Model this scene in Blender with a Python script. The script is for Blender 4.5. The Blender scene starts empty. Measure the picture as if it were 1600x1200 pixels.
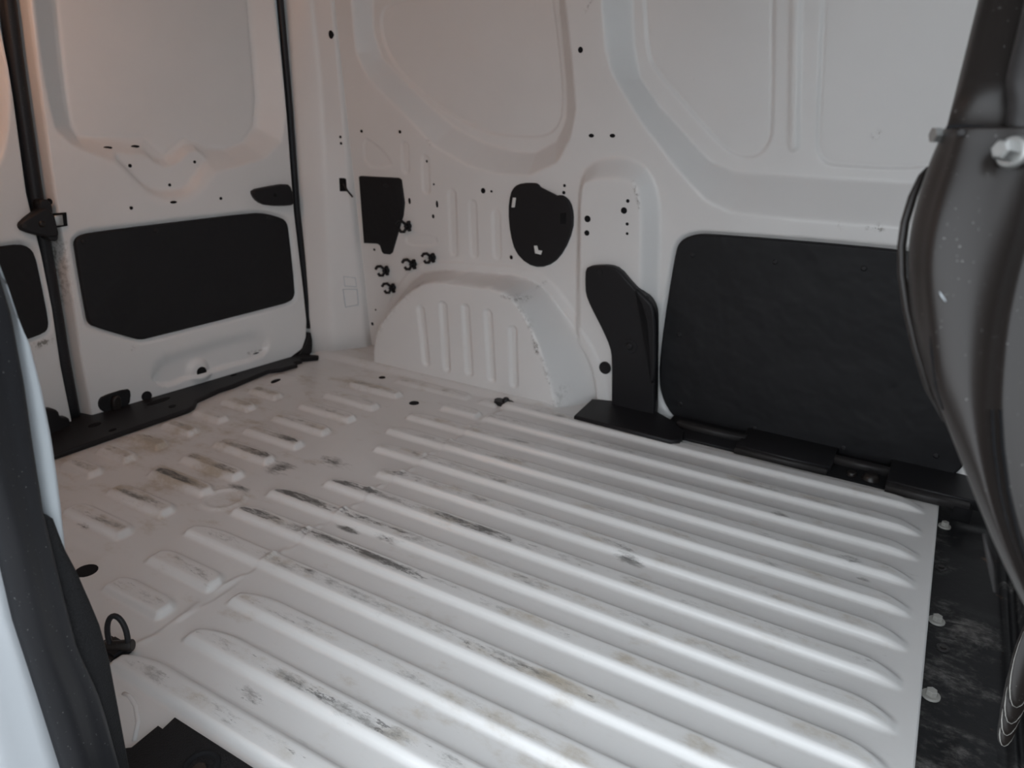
import bpy, bmesh, math
import numpy as np
from mathutils import Vector

# ------------------------------------------------------------------ camera
F_PX = 1157.76                       # focal length of the photograph, in pixels of 1600x1200
YAW, PITCH, ROLL = (math.radians(a) for a in (29.8958, 21.3563, 1.2767))
CAM = np.array([0.0, 0.0, 0.8])
_fw = np.array([-math.sin(YAW)*math.cos(PITCH), math.cos(YAW)*math.cos(PITCH), -math.sin(PITCH)])
_r = np.array([math.cos(YAW), math.sin(YAW), 0.0]); _u = np.cross(_r, _fw)
_c, _s = math.cos(ROLL), math.sin(ROLL)
RGT, UPV, FWD = _c*_r+_s*_u, -_s*_r+_c*_u, _fw

from mathutils import Matrix
scene = bpy.context.scene
cd = bpy.data.cameras.new('camera'); cam = bpy.data.objects.new('camera', cd)
scene.collection.objects.link(cam); scene.camera = cam
cd.sensor_width = 36.0; cd.lens = 36.0*F_PX/1600; cd.clip_start = 0.02; cd.clip_end = 200
cd.dof.use_dof = True; cd.dof.focus_distance = 1.05; cd.dof.aperture_fstop = 6.5
_m = Matrix([[RGT[i], UPV[i], -FWD[i], CAM[i]] for i in range(3)] + [[0, 0, 0, 1]])
cam.matrix_world = _m

# ------------------------------------------------------------------ world, lights, exposure
world = bpy.data.worlds.new('overcast_sky'); scene.world = world; world.use_nodes = True
wn = world.node_tree.nodes; wl = world.node_tree.links
wbg = wn['Background']
tc = wn.new('ShaderNodeTexCoord'); sp = wn.new('ShaderNodeSeparateXYZ'); rp = wn.new('ShaderNodeValToRGB')
wl.new(tc.outputs['Generated'], sp.inputs[0]); wl.new(sp.outputs['Z'], rp.inputs[0])
rp.color_ramp.elements[0].position = 0.0; rp.color_ramp.elements[0].color = (0.78, 0.82, 0.86, 1)
rp.color_ramp.elements[1].position = 0.6; rp.color_ramp.elements[1].color = (0.86, 0.93, 1.0, 1)
wl.new(rp.outputs[0], wbg.inputs[0]); wbg.inputs[1].default_value = 1.55
scene.view_settings.view_transform = 'Standard'; scene.view_settings.look = 'None'
scene.view_settings.gamma = 1; scene.view_settings.use_curve_mapping = False
scene.view_settings.exposure = 0.98

def area_light(name, loc, target, sx, sy, power, col):
    d = bpy.data.lights.new(name, 'AREA'); d.shape = 'RECTANGLE'; d.size = sx; d.size_y = sy
    d.energy = power; d.color = col
    o = bpy.data.objects.new(name, d); scene.collection.objects.link(o); o.location = loc
    o.rotation_euler = (Vector(target)-Vector(loc)).to_track_quat('-Z', 'Y').to_euler()
    return o
# the warm lamp in the load area's roof, above and behind the frame
LAMP = (-1.46, 0.56, 1.205)
area_light('lamp_light', (LAMP[0], LAMP[1], LAMP[2]-0.022), (-1.56, 1.45, 0.50), 0.16, 0.07, 1.15, (1.0, 0.50, 0.28))

# ------------------------------------------------------------------ tracing on the van's own planes
def ray(p): return (p[0]-800)/F_PX*RGT - (p[1]-600)/F_PX*UPV + FWD
class Surf:
    """A sheet-metal plane: pos(u, v, t) is a point t metres proud of it towards the load area."""
    def __init__(s, O, U, V, N): s.O, s.U, s.V, s.N = (np.array(a, float) for a in (O, U, V, N))
    def pos(s, u, v, t=0.0):
        u, v, t = np.broadcast_arrays(np.asarray(u, float), np.asarray(v, float), np.asarray(t, float))
        return s.O + u[..., None]*s.U + v[..., None]*s.V + t[..., None]*s.N
    def tr(s, p, t=0.0):
        A = np.array([s.U, s.V, -ray(p)]).T
        x = np.linalg.solve(A, CAM - s.O - t*s.N); return (x[0], x[1])
    def trs(s, ps, t=0.0): return [s.tr(p, t) for p in ps]
WALL = Surf((0, 1.80, 0), (1, 0, 0), (0, -0.08, 1), (0, -1, 0))
FLOOR = Surf((0, 0, 0), (1, 0, 0), (0, 1, 0), (0, 0, 1))
DOOR1 = Surf((-1.9267, 0, 0), (0.143, 1, 0), (0, 0, 1), (1, 0, 0))
DOOR2 = Surf((-1.665, 0, 0), (-0.143, 1, 0), (0, 0, 1), (1, 0, 0))
def at(p, depth):                    # a point at its own distance (metres along the view axis)
    return CAM + ray(p)*depth

def chaikin(P, n=2, closed=True):
    P = [np.array(p, float) for p in P]
    for _ in range(n):
        Q = []; m = len(P)
        for i in range(m if closed else m-1):
            a, b = P[i], P[(i+1) % m]; Q += [a*.75+b*.25, a*.25+b*.75]
        if not closed: Q = [P[0]]+Q+[P[-1]]
        P = Q
    return P
def sdf(poly, u, v):
    P = np.array(poly, float); n = len(P); sh = u.shape; u = u.ravel(); v = v.ravel()
    d = np.full(u.shape, 1e9); ins = np.zeros(u.shape, bool)
    for i in range(n):
        a, b = P[i], P[(i+1) % n]; e = b-a; L = e@e
        if L < 1e-14: continue
        wx, wy = u-a[0], v-a[1]; h = np.clip((wx*e[0]+wy*e[1])/L, 0, 1)
        d = np.minimum(d, np.hypot(wx-h*e[0], wy-h*e[1]))
        if a[1] != b[1]:
            c = ((a[1] > v) != (b[1] > v)) & (u < (b[0]-a[0])*(v-a[1])/(b[1]-a[1])+a[0]); ins ^= c
    return np.where(ins, -d, d).reshape(sh)
def ss(x, a=0.0, b=1.0):
    x = np.clip((x-a)/(b-a), 0, 1); return x*x*(3-2*x)
def loft(A, B, u, v, r=0.25):
    """0 outside outline A, 1 inside outline B, an even slope with rounded shoulders between them."""
    dA = np.maximum(-sdf(A, u, v), 0); dB = np.maximum(sdf(B, u, v), 0)
    t = dA/(dA+dB+1e-9); k = np.where(t < r, t*t/(2*r), np.where(t > 1-r, 1-r-(1-t)**2/(2*r), t-r/2))
    return k/(1-r)
def rbox(u, v, u0, u1, v0, v1, r):
    qx = np.abs(u-(u0+u1)/2)-(u1-u0)/2+r; qy = np.abs(v-(v0+v1)/2)-(v1-v0)/2+r
    return np.hypot(np.maximum(qx, 0), np.maximum(qy, 0))+np.minimum(np.maximum(qx, qy), 0)-r
def caps(u, v, a, b, r):
    a = np.array(a); b = np.array(b); e = b-a
    h = np.clip(((u-a[0])*e[0]+(v-a[1])*e[1])/(e@e), 0, 1)
    return np.hypot(u-a[0]-h*e[0], v-a[1]-h*e[1])-r

# ------------------------------------------------------------------ materials
def nodes_of(m):
    m.use_nodes = True; nt = m.node_tree; return nt.nodes, nt.links, nt.nodes['Principled BSDF']
def coord(n, l, scale):
    t = n.new('ShaderNodeTexCoord'); mp = n.new('ShaderNodeMapping'); mp.inputs['Scale'].default_value = scale
    l.new(t.outputs['Object'], mp.inputs[0]); return mp.outputs[0]
def noise(n, l, scale, k=(1, 1, 1), detail=4, rough=.6):
    x = n.new('ShaderNodeTexNoise'); x.inputs['Scale'].default_value = scale
    x.inputs['Detail'].default_value = detail; x.inputs['Roughness'].default_value = rough
    l.new(coord(n, l, k), x.inputs['Vector']); return x.outputs['Fac']
def ramp(n, l, src, a, b):
    x = n.new('ShaderNodeMapRange'); x.interpolation_type = 'SMOOTHSTEP'
    x.inputs['From Min'].default_value = a; x.inputs['From Max'].default_value = b
    l.new(src, x.inputs['Value']); return x.outputs['Result']
def math_(n, l, op, a, b):
    x = n.new('ShaderNodeMath'); x.operation = op
    for i, q in enumerate((a, b)):
        if isinstance(q, (int, float)): x.inputs[i].default_value = q
        else: l.new(q, x.inputs[i])
    return x.outputs[0]
def mix(n, l, fac, a, b):
    x = n.new('ShaderNodeMix'); x.data_type = 'RGBA'
    l.new(fac, x.inputs['Factor']) if not isinstance(fac, float) else x.inputs['Factor'].__setattr__('default_value', fac)
    for i, q in ((6, a), (7, b)):
        if isinstance(q, tuple): x.inputs[i].default_value = (*q, 1)
        else: l.new(q, x.inputs[i])
    return x.outputs[2]
def bump(n, l, src, strength, dist, bs):
    x = n.new('ShaderNodeBump'); x.inputs['Strength'].default_value = strength; x.inputs['Distance'].default_value = dist
    l.new(src, x.inputs['Height']); l.new(x.outputs[0], bs.inputs['Normal'])
def simple(name, col, rough=.5, metal=0.0, grain=None, specks=0.0, coat=0.0, var=0.12, spec=None):
    m = bpy.data.materials.new(name); n, l, b = nodes_of(m)
    f = noise(n, l, 14, detail=5)
    c = mix(n, l, f, tuple(x*(1-var) for x in col), tuple(min(1, x*(1+var)) for x in col))
    if specks:
        s = ramp(n, l, noise(n, l, 520, detail=1), .765-.04*specks, .80-.04*specks)
        c = mix(n, l, math_(n, l, 'MULTIPLY', s, .5), c, (.40, .39, .38))
    l.new(c, b.inputs['Base Color']); b.inputs['Roughness'].default_value = rough; b.inputs['Metallic'].default_value = metal
    if max(col) < .06 or spec is not None: b.inputs['Specular IOR Level'].default_value = spec if spec is not None else .3
    b.inputs['Coat Weight'].default_value = coat; b.inputs['Coat Roughness'].default_value = .12
    if grain: bump(n, l, noise(n, l, grain[0], detail=3), grain[1], grain[2], b)
    return m
def white_paint():
    m = bpy.data.materials.new('white_body_paint'); n, l, b = nodes_of(m)
    c = mix(n, l, noise(n, l, 5), (.74, .735, .725), (.80, .795, .785))
    d = math_(n, l, 'MULTIPLY', ramp(n, l, noise(n, l, 60, (1, 1, .5), 6, .7), .70, .80), ramp(n, l, noise(n, l, 4), .50, .65))
    c = mix(n, l, math_(n, l, 'MULTIPLY', d, .6), c, (.33, .31, .28))
    a = n.new('ShaderNodeAttribute'); a.attribute_name = 'wear'
    g = math_(n, l, 'MULTIPLY', ramp(n, l, noise(n, l, 75, detail=6, rough=.75), .44, .62), a.outputs['Fac'])
    c = mix(n, l, math_(n, l, 'MINIMUM', g, .85), c, (.16, .145, .12))
    l.new(c, b.inputs['Base Color']); b.inputs['Roughness'].default_value = .42
    b.inputs['Coat Weight'].default_value = .3; b.inputs['Coat Roughness'].default_value = .3
    bump(n, l, noise(n, l, 320, detail=2), .06, .001, b)
    return m
def floor_paint():
    m = bpy.data.materials.new('scuffed_floor_paint'); n, l, b = nodes_of(m)
    def attr(k):
        a = n.new('ShaderNodeAttribute'); a.attribute_name = k; return a.outputs['Fac']
    wear, stain_tint = attr('wear'), attr('stain_tint')
    c = mix(n, l, noise(n, l, 6), (.70, .695, .68), (.76, .755, .745))
    # tan grime and tint
    g = math_(n, l, 'ADD', noise(n, l, 18, (.6, 1, 1), 7, .65), math_(n, l, 'MULTIPLY', stain_tint, .26))
    c = mix(n, l, math_(n, l, 'MULTIPLY', ramp(n, l, g, .58, .90), .8), c, (.42, .35, .25))
    # grey rubbed film and black scuffs
    g2 = math_(n, l, 'ADD', noise(n, l, 42, (.35, 1, 1), 8, .75), math_(n, l, 'MULTIPLY', wear, .235))
    c = mix(n, l, math_(n, l, 'MULTIPLY', ramp(n, l, g2, .62, .88), .85), c, (.20, .195, .185))
    g3 = math_(n, l, 'ADD', noise(n, l, 120, (.22, 1, 1), 6, .8), math_(n, l, 'MULTIPLY', wear, .225))
    c = mix(n, l, math_(n, l, 'MULTIPLY', ramp(n, l, g3, .72, .82), .8), c, (.09, .088, .085))
    l.new(c, b.inputs['Base Color'])
    rr = n.new('ShaderNodeMapRange'); rr.inputs['To Min'].default_value = .20; rr.inputs['To Max'].default_value = .55
    l.new(g2, rr.inputs['Value']); l.new(rr.outputs[0], b.inputs['Roughness'])
    b.inputs['Coat Weight'].default_value = .35; b.inputs['Coat Roughness'].default_value = .22
    bump(n, l, noise(n, l, 200, (.4, 1, 1), 3), .08, .001, b)
    return m
WHITE = white_paint(); FLOORP = floor_paint()
SKIN = simple('bare_skin_panel_paint', (.56, .56, .55), .55, var=.03)
BLACKP = simple('black_grained_plastic', (.014, .0135, .015), .50, grain=(420, .35, .001))
BLACKM = simple('black_matt_board', (.012, .012, .0135), .55, grain=(7, .8, .012))
RUBBER = simple('black_rubber', (.015, .015, .017), .42, grain=(90, .1, .001), specks=.5)
GRAIN = simple('black_leather_grain_trim', (.008, .008, .009), .6, grain=(520, .9, .002))
HOLE = simple('dark_void', (.006, .006, .007), .9)
GLOSSK = simple('black_gloss_paint', (.017, .0135, .012), .36, coat=.0, specks=.4, spec=.4)
SLEEVE = simple('dark_grey_sleeve', (.032, .030, .030), .5, specks=.1)
STEEL = simple('zinc_plated_steel', (.40, .40, .39), .42, .85, var=.08)
BODYW = simple('white_outer_body', (.58, .61, .64), .25, coat=.5, var=.02)
BLUEW = simple('pale_inner_panel', (.52, .56, .59), .4, var=.03)
def dusty():
    m = bpy.data.materials.new('dusty_black_floor'); n, l, b = nodes_of(m)
    d = math_(n, l, 'MULTIPLY', ramp(n, l, noise(n, l, 9, (.8, 1, 1), 7, .75), .50, .74), ramp(n, l, noise(n, l, 90, (.25, 1, 1), 4, .7), .3, .65))
    c = mix(n, l, math_(n, l, 'MULTIPLY', d, .6), (.008, .008, .009), (.36, .34, .32))
    r = ramp(n, l, noise(n, l, 17, detail=5), .66, .76)
    c = mix(n, l, math_(n, l, 'MULTIPLY', r, .35), c, (.22, .13, .09))
    l.new(c, b.inputs['Base Color']); b.inputs['Roughness'].default_value = .45; b.inputs['Specular IOR Level'].default_value = .2
    bump(n, l, noise(n, l, 60, detail=4), .2, .002, b)
    return m
DUSTY = dusty()
ASPH = simple('asphalt', (.16, .16, .155), .9, grain=(90, .6, .01))
LOWBOUNCE = simple('low_bounce_ceiling', (.34, .34, .35), .9)  # ceiling grey kept dark to cut the light bounced inside
LENS = simple('lamp_lens', (.8, .6, .45), .4)

# ------------------------------------------------------------------ object helpers
def link(name, verts, faces, mat, parent=None, smooth=True):
    me = bpy.data.meshes.new(name); me.from_pydata([tuple(map(float, v)) for v in verts], [], faces); me.update()
    bm = bmesh.new(); bm.from_mesh(me); bmesh.ops.recalc_face_normals(bm, faces=bm.faces); bm.to_mesh(me); bm.free()
    me.materials.append(mat)
    if smooth: me.polygons.foreach_set('use_smooth', [True]*len(me.polygons))
    o = bpy.data.objects.new(name, me); scene.collection.objects.link(o)
    if parent: o.parent = parent
    return o
def tag(o, label=None, cat=None, group=None, kind=None):
    for k, v in (('label', label), ('category', cat), ('group', group), ('kind', kind)):
        if v: o[k] = v
    return o
def empty(name, loc=(0, 0, 0)):
    o = bpy.data.objects.new(name, None); scene.collection.objects.link(o); o.location = loc; o.empty_display_size = .02; return o
def rehome(o, parent):               # parent a mesh built in world coordinates to an Empty at the thing's base
    for v in o.data.vertices: v.co -= parent.location
    o.parent = parent; return o
def sheet(name, surf, U, V, H, mat, parent=None, skirt=.05):
    """Grid of sheet metal; U, V, H are arrays (rows, cols); the border turns back by `skirt`."""
    if skirt:
        pad = lambda a: np.pad(a, 1, mode='edge')
        U, V, H = pad(U), pad(V), pad(H)
        for s in ((0, slice(None)), (-1, slice(None)), (slice(None), 0), (slice(None), -1)): H[s] -= skirt
    P = surf.pos(U, V, H); r, c = U.shape
    me = bpy.data.meshes.new(name); nv = r*c; me.vertices.add(nv); me.vertices.foreach_set('co', P.reshape(-1).astype(np.float32))
    i = np.arange(nv).reshape(r, c)
    q = np.stack([i[:-1, :-1], i[:-1, 1:], i[1:, 1:], i[1:, :-1]], -1).reshape(-1, 4)
    me.loops.add(q.size); me.loops.foreach_set('vertex_index', q.ravel().astype(np.int32))
    me.polygons.add(len(q)); me.polygons.foreach_set('loop_start', (np.arange(len(q))*4).astype(np.int32))
    me.update(calc_edges=True); me.validate()
    me.polygons.foreach_set('use_smooth', np.ones(len(q), bool)); me.materials.append(mat)
    o = bpy.data.objects.new(name, me); scene.collection.objects.link(o)
    if parent: o.parent = parent
    return o, U, V
def offset(poly, d):
    P = np.array(poly, float); n = len(P); A = 0.5*np.sum(P[:, 0]*np.roll(P[:, 1], -1)-np.roll(P[:, 0], -1)*P[:, 1])
    out = []
    for i in range(n):
        e1 = P[i]-P[i-1]; e2 = P[(i+1) % n]-P[i]
        e1 /= np.linalg.norm(e1)+1e-12; e2 /= np.linalg.norm(e2)+1e-12
        nn = np.array([-(e1+e2)[1], (e1+e2)[0]]); nn /= np.linalg.norm(nn)+1e-12
        out.append(P[i]+nn*d*np.sign(A))
    return np.array(out)
def slab(name, surf, poly, t0, t1, mat, parent=None, bev=.003, smooth=2):
    P = np.array(chaikin(poly, smooth)) if smooth else np.array(poly, float)
    q = offset(P, bev*.35); q2 = offset(P, bev)
    rings = [surf.pos(P[:, 0], P[:, 1], t0), surf.pos(P[:, 0], P[:, 1], t1-bev), surf.pos(q[:, 0], q[:, 1], t1-bev*.3), surf.pos(q2[:, 0], q2[:, 1], t1)]
    n = len(P); V = np.concatenate(rings); Fc = []
    for k in range(3):
        for i in range(n): j = (i+1) % n; Fc.append((k*n+i, k*n+j, (k+1)*n+j, (k+1)*n+i))
    Fc.append(tuple(range(n))[::-1]); Fc.append(tuple(3*n+i for i in range(n)))
    o = link(name, V, Fc, mat, parent, smooth=False)
    for p in o.data.polygons: p.use_smooth = len(p.vertices) == 4
    return o
def pslab(name, surf, px, t0, t1, mat, parent=None, bev=.003, smooth=2): return slab(name, surf, surf.trs(px, t1), t0, t1, mat, parent, bev, smooth)
def oval(c, ru, rv, n=20): return [(c[0]+ru*math.cos(a), c[1]+rv*math.sin(a)) for a in np.linspace(0, 2*math.pi, n, endpoint=False)]
HF = {}
def height(surf, p):
    t = 0.0
    for _ in range(6):
        u, v = surf.tr(p, t); t = float(HF[id(surf)](np.array([[u]]), np.array([[v]]))[0, 0]) if id(surf) in HF else 0.0
    return t
def hole(surf, p, ru, rv, parent, n=16, name='hole', mat=None, t=None):
    h = height(surf, p) if t is None else t
    return slab(name, surf, oval(surf.tr(p, h), ru, rv, n), h-.004, h+.0012, mat or HOLE, parent, bev=.0004, smooth=0)
def tube(name, pts, rad, mat, parent=None, n=10, closed=False):
    P = [np.array(p, float) for p in pts]; m = len(P); V = []; Fc = []
    rad = rad if hasattr(rad, '__len__') else [rad]*m
    ref = None
    for i in range(m):
        d = (P[(i+1) % m]-P[i-1]) if closed or 0 < i < m-1 else (P[1]-P[0] if i == 0 else P[-1]-P[-2])
        d = d/np.linalg.norm(d)
        if ref is None: ref = np.cross(d, [0, 0, 1]) if abs(d[2]) < .9 else np.cross(d, [1, 0, 0])
        ref = ref-d*(ref@d); ref /= np.linalg.norm(ref); b = np.cross(d, ref)
        for k in range(n): a = 2*math.pi*k/n; V.append(P[i]+rad[i]*(math.cos(a)*ref+math.sin(a)*b))
    for i in range(m if closed else m-1):
        for k in range(n): j = (i+1) % m; Fc.append((i*n+k, i*n+(k+1) % n, j*n+(k+1) % n, j*n+k))
    if not closed: Fc.append(tuple(range(n))); Fc.append(tuple((m-1)*n+k for k in range(n)))
    return link(name, V, Fc, mat, parent)
def cyl(name, a, b, r, mat, parent=None, n=20, r2=None, bev=.15):
    a = np.array(a, float); b = np.array(b, float); r2 = r if r2 is None else r2; e = b-a; L = np.linalg.norm(e); w = min(r, L)*bev
    o = tube(name, [a, a+e*.001, b-e/L*w, b], [r, r, r2, max(r2-w, 1e-4)], mat, parent, n)
    for p in o.data.polygons: p.use_smooth = len(p.vertices) == 4 and n > 8
    return o
def box(name, lo, hi, mat, parent=None, bev=.002):
    bm = bmesh.new(); bmesh.ops.create_cube(bm, size=1)
    for v in bm.verts: v.co = Vector([lo[i]+(v.co[i]+.5)*(hi[i]-lo[i]) for i in range(3)])
    if bev: bmesh.ops.bevel(bm, geom=bm.edges[:], offset=bev, segments=2, affect='EDGES')
    me = bpy.data.meshes.new(name); bm.to_mesh(me); bm.free(); me.materials.append(mat)
    o = bpy.data.objects.new(name, me); scene.collection.objects.link(o)
    if parent: o.parent = parent
    return o
def grow(name, rows, mat, parent=None, sub=2):
    """Closed body lofted through rows of points (rings), smoothed."""
    m, n = len(rows), len(rows[0]); V = [p for r in rows for p in r]
    Fc = [(i*n+k, i*n+(k+1) % n, (i+1)*n+(k+1) % n, (i+1)*n+k) for i in range(m-1) for k in range(n)]
    Fc += [tuple(range(n)), tuple((m-1)*n+k for k in range(n))]
    o = link(name, V, Fc, mat, parent)
    if sub: md = o.modifiers.new('smooth', 'SUBSURF'); md.levels = sub; md.render_levels = sub
    return o

# ================================================================== FLOOR
RIBS = []                            # (x0, x1, y of the near foot)
for x0, y in ((-.95, 1.606), (-.95, 1.505), (-1.12, 1.408), (-1.11, 1.312), (-1.07, 1.219), (-.985, 1.124), (-1.05, 1.030), (-1.12, .936),
              (-1.125, .846), (-1.14, .749), (-.90, .651), (-.885, .555), (-.93, .46)):
    RIBS.append((x0-.01, .082, y))
RIBS += [(-1.13, -.955, .655), (-1.12, -.965, .565), (-1.09, -.965, 1.505), (-1.32, -1.06, 1.600), (-1.03, -.965, 1.60)]
for y in (1.50, 1.40, 1.306, 1.212, 1.12, 1.03, .94, .857, .762, .67): RIBS.append((-1.415, -1.228, y))
for y in (1.31, 1.215, 1.124, 1.033, .945, .863, .78): RIBS.append((-1.612, -1.498, y))
def rib_sd(x, y):
    d = np.full(x.shape, 1.0)
    for x0, x1, yc in RIBS:
        L = .085 if x1-x0 > .3 else .035
        e = np.maximum(np.clip(1-(x1-x)/L, 0, 1), np.clip(1-(x-x0)/L, 0, 1))
        far = yc+.044-.034*(1-np.sqrt(np.maximum(1-e*e, 0)))
        d = np.minimum(d, np.maximum(rbox(x, y, x0, x1, yc-.011, yc+.044, .008), (y-far)*.8))
    return d
def floor_h(x, y):
    d = rib_sd(x, y); h = .0115*ss(-d, 0, .0115)
    h = h*ss(.088-x, 0, .060)**.8
    h = h*np.where((y > 1.58) & (x < -.955), .5, 1)
    h += .0022*ss(x-(-.94+.006*np.sin(y*31)), -.003, .003)          # lapped sheets
    h += .004*np.exp(-((x+.945+.006*np.sin(y*31))/.006)**2)*ss(np.sin(y*66)+.2, -.6, .8)
    h += .012*ss(y, 1.635, 1.672)*ss(-x, .80, .86)                    # flange under the wheel arch
    h -= .003*(rbox(x, y, -1.42, -1.2, .50, .63, .03) < 0)*ss(-rbox(x, y, -1.42, -1.2, .50, .63, .03), 0, .02)
    h += .003*np.exp(-((np.hypot(x+1.19, (y-.872))-.040)/.006)**2)    # ring mark
    h += .004*ss(.055-np.hypot(x+1.614, y-1.43), 0, .03)
    return h
HF[id(FLOOR)] = floor_h
xs = np.arange(-1.80, .1041, .0040); xs[-1] = .104
ys = np.arange(.24, 1.8021, .0036)
X, Y = np.meshgrid(xs, ys)
floor, FX, FY = sheet('floor', FLOOR, X, Y, floor_h(X, Y), FLOORP, skirt=.012)
tag(floor, 'white painted ribbed load floor with scuffs', kind='structure')
top = ss(-rib_sd(FX, FY), .012, .018)
wear = np.zeros(FX.shape); stain_tint = np.zeros(FX.shape)
def blob(a, x, y, rx, ry, s, on_top=0.0):
    a += s*np.exp(-((FX-x)/rx)**2-((FY-y)/ry)**2)*((1-on_top)+on_top*top)
def pblob(a, p, rx, ry, s, on_top=0.0):
    u, v = FLOOR.tr(p); blob(a, u, v, rx, ry, s, on_top)
wear += .30*top*ss(-FX, .1, .9)+.30*top
for p, rx, ry, s in (((450, 775), .10, .022, 1.1), ((560, 765), .07, .02, 1.1), ((400, 805), .07, .02, 1.1), ((600, 820), .12, .02, .9), ((500, 830), .12, .02, .9),
                     ((620, 885), .10, .02, .75), ((560, 860), .10, .02, .65), ((740, 830), .08, .02, 1.0), ((700, 800), .1, .02, .9), ((470, 880), .08, .02, .8), ((625, 742), .03, .02, .7),
                     ((800, 1045), .10, .022, .35), ((880, 1080), .06, .022, .25), ((700, 900), .12, .02, .7), ((620, 940), .15, .02, .5), ((500, 1020), .16, .022, .3),
                     ((340, 740), .03, .02, .8), ((270, 750), .06, .02, 1.2), ((200, 785), .06, .02, 1.0), ((130, 825), .05, .02, .7), ((410, 710), .06, .02, .7), ((450, 690), .05, .02, .6),
                     ((700, 1150), .2, .03, .5), ((540, 1130), .14, .02, .5), ((1000, 900), .5, .2, .15), ((520, 700), .05, .02, .4)):
    pblob(wear, p, rx, ry, s, .85)
for p, rx, ry, s in (((440, 730), .042, .032, 1.15), ((520, 722), .052, .030, 1.1), ((370, 762), .038, .020, 1.1), ((545, 830), .030, .008, 1.7), ((600, 845), .04, .006, 1.3), ((985, 880), .03, .010, 1.0), ((975, 870), .02, .02, .5),
                     ((1215, 812), .02, .010, 1.2), ((1330, 885), .015, .01, .9), ((1350, 908), .015, .01, 1.0), ((390, 1090), .035, .012, 1.1), ((130, 822), .03, .006, 1.2), ((1160, 915), .02, .012, .5),
                     ((300, 690), .2, .1, .25), ((480, 900), .02, .012, .5), ((930, 750), .03, .01, .5), ((1180, 765), .05, .02, .5), ((1360, 880), .1, .05, .25), ((560, 600), .15, .05, .3)):
    pblob(wear, p, rx, ry, s, 0)
stain_tint += .35*ss(-FX, 1.0, 1.5)+.42*top  # tan tint growing towards the rear, plus film on rib tops
for p, rx, ry, s in (((340, 740), .05, .02, 1.3), ((270, 750), .06, .03, 1.2), ((215, 775), .06, .03, 1.1), ((230, 830), .03, .02, 1.0), ((290, 755), .06, .05, .5), ((400, 660), .08, .02, .8), ((385, 625), .05, .02, 1.0), ((225, 695), .08, .02, .9),
                     ((355, 785), .06, .05, .6), ((370, 965), .04, .012, .9), ((850, 1060), .10, .03, .8), ((990, 1040), .06, .03, .5), ((800, 1170), .2, .03, .5), ((1210, 1165), .03, .03, .4), ((960, 985), .06, .03, .4),
                     ((545, 598), .04, .03, .8), ((250, 680), .25, .12, .35), ((640, 1130), .2, .03, .45)):
    pblob(stain_tint, p, rx, ry, s, .3)
wear = np.minimum(wear, 1.25); stain_tint = np.minimum(stain_tint, 1.2)
for k, a in (('wear', wear), ('stain_tint', stain_tint)):
    at_ = floor.data.attributes.new(k, 'FLOAT', 'POINT'); at_.data.foreach_set('value', a.ravel().astype(np.float32))
hole(FLOOR, (647, 630), .014, .014, floor); hole(FLOOR, (597, 590), .010, .010, floor)
hole(FLOOR, (135, 892), .019, .019, floor); hole(FLOOR, (431, 595), .009, .017, floor)

# ================================================================== FAR SIDE WALL
A1 = WALL.trs([(548, -60), (548, 0), (555, 84), (575, 125), (629, 179), (676, 229), (727, 260), (771, 273), (828, 277), (872, 256), (892, 219), (902, 169), (896, 100), (884, 0), (874, -90)])
B1 = WALL.trs([(580, -60), (584, 0), (585, 50), (599, 91), (656, 148), (710, 196), (761, 223), (811, 236), (838, 236), (869, 219), (884, 185), (884, 135), (872, 0), (860, -90)], -.055)
C1 = chaikin(WALL.trs([(672, -6), (605, 6), (594, 27), (602, 74), (629, 115), (676, 159), (727, 192), (777, 211), (845, 213), (869, 202), (879, 169), (875, 100), (862, 0), (855, -60), (720, -30)], -.055), 2)
A2 = WALL.trs([(936, -90), (938, 0), (945, 80), (954, 112), (1000, 190), (1060, 270), (1100, 315), (1140, 335), (1250, 348), (1420, 360), (1600, 378), (1700, 385), (1760, 300), (1760, -200), (1200, -200)])
B2 = WALL.trs([(988, -90), (990, 0), (993, 70), (1001, 121), (1030, 165), (1110, 250), (1150, 265), (1300, 275), (1438, 283), (1600, 297), (1700, 305), (1740, 200), (1740, -200), (1200, -200)], -.07)
C2 = chaikin(WALL.trs([(1003, -90), (1008, 0), (1013, 85), (1028, 112), (1082, 175), (1132, 230), (1159, 245), (1186, 243), (1202, 220), (1206, 198), (1208, 0), (1208, -90)], -.07), 2)
C3 = chaikin(WALL.trs([(1290, -90), (1287, 0), (1278, 200), (1278, 238), (1293, 255), (1316, 257), (1411, 263), (1456, 257), (1600, 265), (1680, 260), (1680, -90)], -.07), 2)
G2 = (WALL.tr((1245, -90), -.07), WALL.tr((1240, 228), -.07))
A3 = chaikin(WALL.trs([(897, 560), (900, 400), (902, 315), (909, 268), (930, 246), (970, 240), (1006, 252), (1028, 288), (1036, 330), (1034, 420), (1028, 560), (1024, 640), (900, 640)]), 1)
B3 = chaikin(WALL.trs([(908, 560), (908, 400), (908, 300), (915, 284), (985, 284), (997, 300), (998, 400), (995, 560), (995, 640), (908, 640)], .035), 1)
A5 = [(-1.52, -.12), (-1.50, .06), (-1.455, .18), (-1.36, .285)] + WALL.trs([(689, 421), (760, 427), (815, 431), (850, 446), (885, 492), (920, 537), (937, 576), (943, 625)]) + [(-.735, -.12)]
B5 = [(-1.475, -.12)] + WALL.trs([(583, 556), (588, 520), (604, 494), (640, 457), (664, 442), (688, 441), (710, 446), (776, 453), (804, 471), (825, 506), (843, 548), (857, 604), (870, 645)], .125) + [(-1.00, -.12)]
A5, B5 = chaikin(A5, 1), chaikin(B5, 1)
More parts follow.
